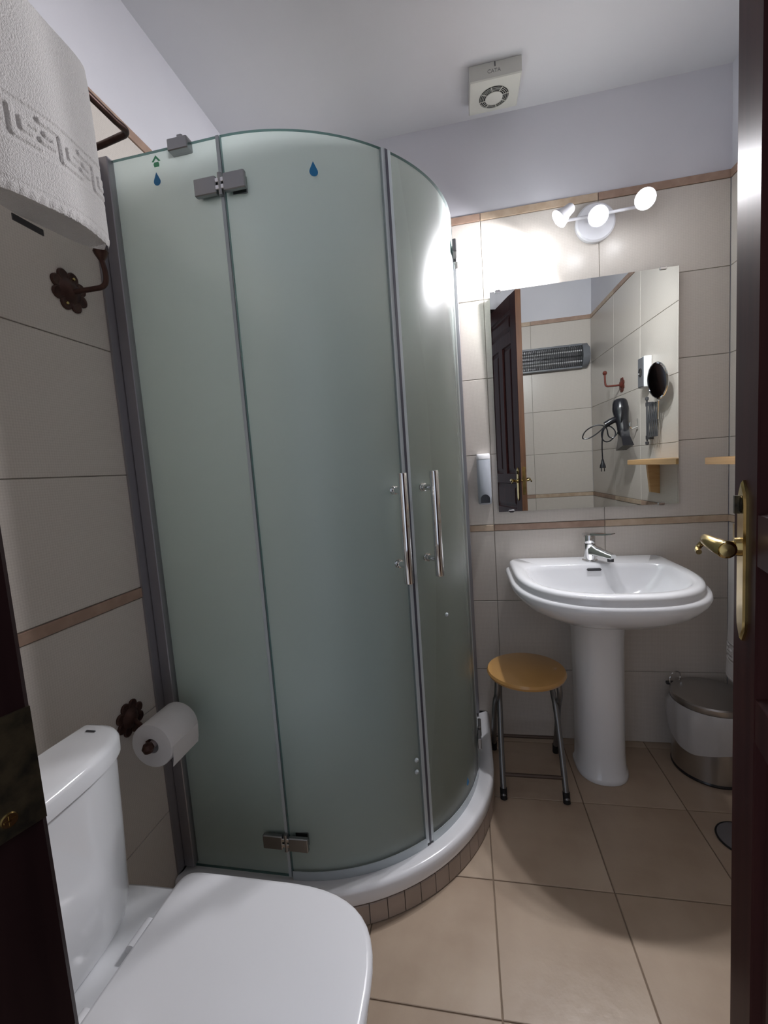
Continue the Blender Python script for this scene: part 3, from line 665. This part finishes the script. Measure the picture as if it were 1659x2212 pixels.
# ------------------------------------------------------------ lamp
la = thing('wall_lamp', 'white wall lamp with round plate and three glowing spotlights above the mirror', 'lamp', (.541, YB, 2.135))
MB().lathe([(.072, .001), (.072, .016), (.066, .022), (.0001, .024)], ax='-Y', n=48).build('ceiling_rose' if False else 'round_plate', LAMPW, la)
MB().lathe([(.003, .026), (.003, .024)], o=(.018, 0, .028), ax='-Y', n=10).build('screw', DGREY, la)
MB().tube([(0, -.022, 0), (0, -.062, 0)], .008, 14).tube([(-.155, -.062, .0), (.150, -.062, .008)], .0055, 12).build('bar', LAMPW, la)
for (p, aim, wt, cone) in LAMPS:
    P = Vector(p); A = Vector(aim).normalized()
    q = A.to_track_quat('Z', 'Y').to_matrix()
    lo = P-Vector(la.location)
    hd = MB().lathe([(.0001, -.052), (.014, -.050), (.018, -.044), (.021, -.020), (.031, .0), (.034, .012), (.0325, .012), (.030, .004), (.0001, .002)], M=q, n=28).build('spot_head', LAMPW, la, loc=lo)
    MB().lathe([(.030, .005), (.026, .012), (.014, .0165), (.0001, .018)], M=q, n=24).build('bulb', BULB, hd)
    e0 = lo-A*.048; MB().tube([e0-Vector(lo), Vector((lo.x, -.062, .002))-lo], .004, 10).build('joint', LAMPW, hd)
    ld = bpy.data.lights.new('spot', 'SPOT'); ld.energy = wt; ld.spot_size = math.radians(cone); ld.spot_blend = .55; ld.shadow_soft_size = .022
    ld.color = (.97, .96, 1.0)
    lobj = bpy.data.objects.new('spot_light', ld); COL.objects.link(lobj); lobj.parent = la
    lobj.location = lo+A*.028; lobj.rotation_euler = (-A).to_track_quat('Z', 'Y').to_euler()
    ld = bpy.data.lights.new('spill', 'POINT'); ld.energy = SPILL; ld.shadow_soft_size = .028; ld.color = (.93, .95, 1.0)
    lobj = bpy.data.objects.new('spill_light', ld); COL.objects.link(lobj); lobj.parent = la; lobj.location = lo+A*.052
# ------------------------------------------------------------ soap dispenser
sd = thing('soap_dispenser', 'white and grey wall soap dispenser with black push button left of the mirror', 'soap dispenser', (.077, YB, 0))
def dr(z, hw, d): return [(x, -y, z) for x, y in ((-hw, .001), (-hw, d*.55), (-hw*.86, d*.80), (-hw*.6, d*.94), (0, d), (hw*.6, d*.94), (hw*.86, d*.80), (hw, d*.55), (hw, .001))]
MB().loft([dr(1.066, .024, .040), dr(1.072, .028, .050), dr(1.10, .0285, .052), dr(1.256, .0285, .048), dr(1.258, .0275, .046)]).build('housing', mat('silver_plastic', (.42, .45, .50), .3, coat=.2), sd, ang=50)
MB().loft([dr(1.258, .0285, .048), dr(1.274, .0285, .046), dr(1.281, .026, .036)]).build('top_cap', WPLASTIC, sd, ang=50)
MB().prism([(-.003, 0), (.003, 0), (.003, .045), (-.003, .045)], .0012, (0, -.0495, 1.118), (1, 0, 0), (0, .02, 1)).build('level_window', DGREY, sd, smooth=False)
bt = [(.019*math.cos(math.radians(a)), .019*math.sin(math.radians(a))) for a in range(0, 181, 15)]+[(-.019, -.016), (.019, -.016)]
MB().prism(bt, .014, (0, -.046, 1.091), (1, 0, 0), (0, 0, 1)).build('push_button', BLACK, sd)
# ------------------------------------------------------------ stool
st = thing('folding_stool', 'folding stool with round wooden seat and grey tubular legs left of the basin pedestal', 'stool', (.189, 1.655, 0))
MB().lathe([(.0001, .424), (.128, .424), (.141, .430), (.146, .440), (.142, .449), (.130, .453), (.0001, .454)], n=48).build('seat', STOOLW, st)
def legs(sgn, xw, yb_, ym, yt):
    for s in (-1, 1):
        x = xw*s
        P = sm([(x*1.04, yb_, .016), (x*1.02, yb_+(ym-yb_)*.55, .17), (x*.98, ym, .30), (x*.93, yt, .36), (x*.90, yt, .424)], 2)
        l = MB().tube(P, .0105, 14).build('leg', GMETAL, st)
        MB().tube([(x*1.04+.0, yb_, .0005), (x*1.04, yb_+(ym-yb_)*.01, .002), (x*1.036, yb_+(ym-yb_)*.07, .040)], [.0112, .0126, .0126], 14).build('foot_cap', RUBBER, l)
legs(1, .106, -.122, -.004, .05); legs(-1, .122, .168, .030, -.045)
MB().tube([(-.108, -.096, .080), (.108, -.096, .080)], .0068, 12).build('crossbar', BROWNM, st)
MB().tube([(-.122, .150, .075), (.122, .150, .075)], .0068, 12).build('crossbar', BROWNM, st)
# ------------------------------------------------------------ waste bin
bn = thing('waste_bin', 'stainless steel pedal bin with white liner in the corner right of the basin', 'bin', (.880, 1.782, 0))
MB().lathe([(.0001, .0005), (.127, .0005), (.129, .006), (.127, .012), (.0001, .012)], n=48).build('base_ring', BLACK, bn)
MB().lathe([(.0001, .012), (.126, .012), (.126, .272), (.0001, .272)], n=64).build('drum', STEEL, bn)
mb = MB(); rg = []
for k in range(72):
    a = 2*PI*k/72; wv = .004*math.sin(a*7)+.003*math.sin(a*13+1); dz = -.020*math.cos(a+2.3)+.012*math.sin(a*3)
    rg.append([(r*math.cos(a), r*math.sin(a), z) for r, z in ((.1262, .272), (.131, .277), (.138+wv, .262), (.140+wv, .22), (.136+wv*.6, .17+dz), (.130+wv*.3, .135+dz), (.1285, .137+dz), (.1275, .20))])
rg.append(rg[0]); mb.loft(rg, caps=False).build('liner', BAGM, bn)
MB().lathe([(.0001, .274), (.128, .274), (.1305, .280), (.1305, .297), (.126, .302), (.05, .309), (.0001, .310)], n=64).build('lid', STEEL, bn)
hd = math.radians(150)
MB().tube([(-.085+.028*math.cos(a), .085+.02*math.cos(a), .318+.028*math.sin(a)) for a in [2*PI*k/24 for k in range(24)]], .0025, 8, closed=True).build('ring_handle', CHROME, bn)
MB().box(-.115, -.085, .085, .10, .288, .300, .002).build('lid_hinge', DGREY, bn, smooth=False)
# ------------------------------------------------------------ floor drain
dn_ = thing('floor_drain', 'round dark steel drain cover on the floor near the door edge', 'drain', (.800, 1.432, 0))
MB().lathe([(.0001, .0005), (.068, .0005), (.068, .004), (.064, .006), (.0001, .006)], n=40).build('cover', DRAIN, dn_)
MB().tube([(.0672*math.cos(2*PI*k/40), .0672*math.sin(2*PI*k/40), .0036) for k in range(40)], .003, 8, closed=True).build('rim', RUBBER, dn_)
# ------------------------------------------------------------ shelf
sf = thing('wall_shelf', 'light pine wall shelf with bracket on the right wall', 'shelf', (XR, 1.52, 0))
MB().box(-.145, -.001, -.28, .275, 1.180, 1.205, .0015).build('board', PINE, sf, smooth=False)
for yy in (-.262, .215):
    MB().prism([(-.001, 1.1795), (-.060, 1.1795), (-.046, 1.035), (-.001, 1.025)], .022, (0, yy+.022, 0), (1, 0, 0), (0, 0, 1)).build('bracket', PINE, sf, smooth=False)
# ------------------------------------------------------------ extractor fan
fa = thing('extractor_fan', 'square off-white extractor fan with round grille on the ceiling', 'fan', (.170, 1.768, H))
MB().loft([[(-.088, -.080, -.001), (.088, -.080, -.001), (.088, .080, -.001), (-.088, .080, -.001)], [(-.088, -.080, -.050), (.088, -.080, -.050), (.088, .080, -.040), (-.088, .080, -.040)], [(-.085, -.077, -.0535), (.085, -.077, -.0535), (.085, .077, -.043), (-.085, .077, -.043)]]).build('housing', FANP, fa, smooth=False)
tl = math.atan2(.0105, .154)
Mt = Matrix.Translation((0, .008, -.0484)) @ Matrix.Rotation(PI, 4, 'X') @ Matrix.Rotation(tl, 4, 'X')
def fb(mb, name, m_): mb.v = [tuple(Mt @ Vector(v)) for v in mb.v]; return mb.build(name, m_, fa)
fb(MB().lathe([(.0001, .0004), (.052, .0004), (.052, .0010), (.0001, .0010)], n=48), 'grille_well', RUBBER)
fb(MB().lathe([(.0001, .001), (.031, .001), (.031, .004), (.028, .006), (.0001, .0065)], n=36), 'grille_hub', FANP)
def ring(r0, r1, z0, z1, n=48):
    R = []
    for k in range(n):
        a = 2*PI*k/n; c, s = math.cos(a), math.sin(a); R.append([(r0*c, r0*s, z0), (r1*c, r1*s, z0), (r1*c, r1*s, z1), (r0*c, r0*s, z1)])
    R.append(R[0]); return MB().loft(R, caps=False)
for r in (.0365, .0425, .0485): fb(ring(r-.0005, r+.0005, .001, .0022), 'grille_ring', FANP)
for k in range(8):
    a = 2*PI*(k+.3)/8; fb(MB().prism([(-.0012, .030), (.0012, .030), (.0012, .053), (-.0012, .053)], -.001, (0, 0, .0022), (math.cos(a), math.sin(a), 0), (-math.sin(a), math.cos(a), 0)), 'grille_spoke', FANP)
tx = bpy.data.curves.new('lettering', 'FONT'); tx.body = 'CATA'; tx.size = .017; tx.extrude = .0004; tx.align_x = 'CENTER'; tx.align_y = 'CENTER'
to_ = bpy.data.objects.new('lettering', tx); COL.objects.link(to_); bpy.context.view_layer.update()
lm = bpy.data.meshes.new_from_object(to_.evaluated_get(bpy.context.evaluated_depsgraph_get())); bpy.data.objects.remove(to_)
to = bpy.data.objects.new('lettering', lm); COL.objects.link(to); to.parent = fa; to.location = (-.004, -.0804, -.030); to.rotation_euler = (PI/2, 0, 0); lm.materials.clear(); lm.materials.append(FANT)
MB().box(-.0015, .0015, -.0812, -.080, -.016, -.002).build('notch', DGREY, fa, smooth=False)
# ------------------------------------------------------------ things on the right wall and the front wall, seen in the mirror
h2 = thing('robe_hook', 'reddish bronze robe hook with ball end on the right wall above the hair dryer', 'hook', (XR, .735, 1.652))
flower(MB(), (-.0005, 0, 0), (-1, 0, 0), .045).build('backplate', REDB, h2)
MB().tube(sm([(-.012, 0, 0), (-.06, -.005, .0), (-.095, -.008, .0), (-.100, -.008, .03), (-.100, -.008, .07)], 3), .0058, 12).lathe([(.0001, -.014), (.010, -.010), (.014, 0), (.010, .010), (.0001, .014)], o=(-.100, -.008, .08), n=18).build('arm', REDB, h2)
so = thing('power_socket', 'double grey and white power socket on the right wall by the magnifying mirror', 'socket', (XR, 1.150, 1.655))
MB().box(-.040, -.001, -.040, .040, -.078, .078, .003).build('back_box', mat('socket_white', (.72, .73, .74), .4), so, smooth=False)
MB().box(-.044, -.040, -.036, .036, -.074, .074, .0015).build('face_plate', mat('socket_grey', (.13, .135, .15), .4), so, smooth=False)
MB().lathe([(.0001, .0445), (.022, .0445), (.022, .047), (.018, .047), (.017, .045), (.0001, .045)], ax='-X', n=28).build('outlet', BLACK, so)
mg = thing('magnifying_mirror', 'round magnifying mirror on a folded scissor arm mounted on the right wall', 'mirror', (XR, 1.20, 1.40))
MB().tube([(-.030, 0, -.105), (-.030, 0, .110)], .0045, 12).lathe([(.0001, .105), (.009, .107), (.009, .120), (.0001, .125)], o=(-.030, 0, 0), n=14).lathe([(.0001, -.125), (.009, -.12), (.009, -.107), (.0001, -.105)], o=(-.030, 0, 0), n=14).box(-.034, -.001, -.010, .010, -.095, -.075).box(-.034, -.001, -.010, .010, .075, .095).build('wall_bracket', DGREY, mg)
for k in range(5):
    for sg in (-1, 1):
        y0 = .006+.026*k; MB().tube([(-.030+.002*sg, y0, -.085*sg), (-.030+.002*sg, y0+.024, .085*sg)], .0035, 8).build('scissor_link', DGREY, mg)
MB().tube(sm([(-.030, .135, .0), (-.034, .15, .05), (-.040, .17, .085)], 2), .004, 10).build('stem', CHROME, mg)
Mg = Vector((-.75, .10, -.08)).normalized().to_track_quat('Z', 'Y').to_matrix()
hh = MB().lathe([(.0001, -.008), (.080, -.008), (.086, -.004), (.088, .0), (.086, .004), (.081, .0055), (.081, .002)], o=(-.052, .188, .178), n=48, M=Mg).build('rim', CHROME, mg)
MB().lathe([(.0001, .0022), (.081, .0022), (.081, .003), (.0001, .003)], o=(-.052, .188, .178), n=48, M=Mg).build('mirror_disc', DARKM, mg)
hd_ = thing('hair_dryer', 'black hair dryer with coiled cord hanging on the right wall beside the shelf', 'hair dryer', (.935, .965, 1.44))
bodyp = [(0, -.040, .112), (0, -.034, .075), (0, -.022, .030), (0, .0, -.03), (0, .018, -.085)]
bp_ = sm(bodyp, 2)
MB().tube(bp_, [.012, .026, .034, .038, .041, .043, .044, .045, .045, .043, .041, .039, .037, .035, .033, .032, .031, .030, .029, .028], 24).build('barrel', BLACK, hd_)
Mz = Matrix.Rotation(math.radians(12), 3, 'X')
MB().loft([[tuple(Mz @ Vector((x*a_, y*b_, z))+Vector((0, .018, -.085))) for x, y in ((-1, -1), (1, -1), (1, 1), (-1, 1))] for z, a_, b_ in ((.01, .024, .026), (-.025, .024, .030), (-.085, .030, .062))]).build('nozzle', BLACK, hd_, smooth=False)
MB().tube(sm([(0, -.02, .0), (-.045, -.015, -.004), (-.090, -.02, -.030)], 2), .018, 16).build('handle', BLACK, hd_)
cord = sm([(0, -.13, -.03), (0, -.19, -.07), (0, -.27, -.10), (0, -.33, -.10), (0, -.30, -.05), (0, -.20, -.02), (0, -.12, -.04), (-.01, -.10, -.10), (-.01, -.05, -.11), (-.01, 0, -.05), (-.02, .05, .0), (-.02, .07, .05), (-.01, .03, .07), (.0, -.02, .03), (0, -.10, -.02), (0, -.17, -.06), (0, -.16, -.12), (0, -.10, -.13), (0, -.04, -.08), (0, -.10, -.03), (0, -.155, -.05), (0, -.165, -.15), (0, -.16, -.235)], 3)
cord = [Vector((p.x+(p.y*.66 if p.y < 0 else 0), p.y*(.15 if p.y < 0 else 1), p.z)) for p in cord]
MB().tube(cord, .0036, 8).build('cord', BLACK, hd_)
MB().tube([(-.106, -.024, -.225), (-.106, -.024, -.245), (-.106, -.024, -.26), (-.106, -.024, -.275)], [.006, .010, .016, .018], 14).tube([(-.115, -.024, -.275), (-.115, -.024, -.295)], .0025, 8).tube([(-.097, -.024, -.275), (-.097, -.024, -.295)], .0025, 8).build('plug', BLACK, hd_)
sk = thing('wall_hook', 'small chrome hook on the right wall carrying the hair dryer', 'hook', (XR, .985, 1.40))
MB().box(-.006, -.001, -.012, .012, -.03, .03, .001).tube(sm([(-.005, 0, -.015), (-.03, 0, -.025), (-.045, 0, -.01), (-.042, 0, .012)], 2), .004, 10).build('hook', CHROME, sk)
ht = thing('wall_heater', 'grey wall heater with wire grille high on the wall behind the open door', 'heater', (.70, YF, 1.962))
def hr(x, s): return [(x, .003, -.085*s), (x, .050, -.080*s), (x, .085, -.050*s), (x, .095, 0), (x, .080, .060*s), (x, .040, .085*s), (x, .003, .085*s)]
for sg in (-1, 1): MB().loft([hr(sg*.235, 1), hr(sg*.275, 1), hr(sg*.285, .8)]).build('end_cap', HEATM, ht, ang=50)
MB().box(-.235, .235, .003, .012, -.08, .08).build('back_panel', HEATM, ht, smooth=False)
MB().box(-.235, .235, .003, .055, .070, .084, .002).build('top_rail', HEATM, ht, smooth=False)
MB().box(-.235, .235, .003, .055, -.084, -.072, .002).build('bottom_rail', HEATM, ht, smooth=False)
for zc in (-.036, .036):
    MB().loft([[(x, .055-.040*math.cos(math.radians(a)), zc+.034*math.sin(math.radians(a))) for a in range(-80, 81, 20)]+[(x, .051-.040*math.cos(math.radians(a)), zc+.034*math.sin(math.radians(a))) for a in range(80, -81, -20)] for x in (-.235, .235)]).build('reflector', REFL, ht)
    MB().tube([(-.235, .045, zc), (.235, .045, zc)], .006, 14).build('quartz_tube', WPLASTIC, ht)
for k in range(34):
    x = -.23+.46*k/33; MB().tube([(x, .045, -.075), (x, .078, -.05), (x, .088, 0), (x, .076, .05), (x, .045, .075)], .0026, 5).build('grille_wire', DGREY, ht)
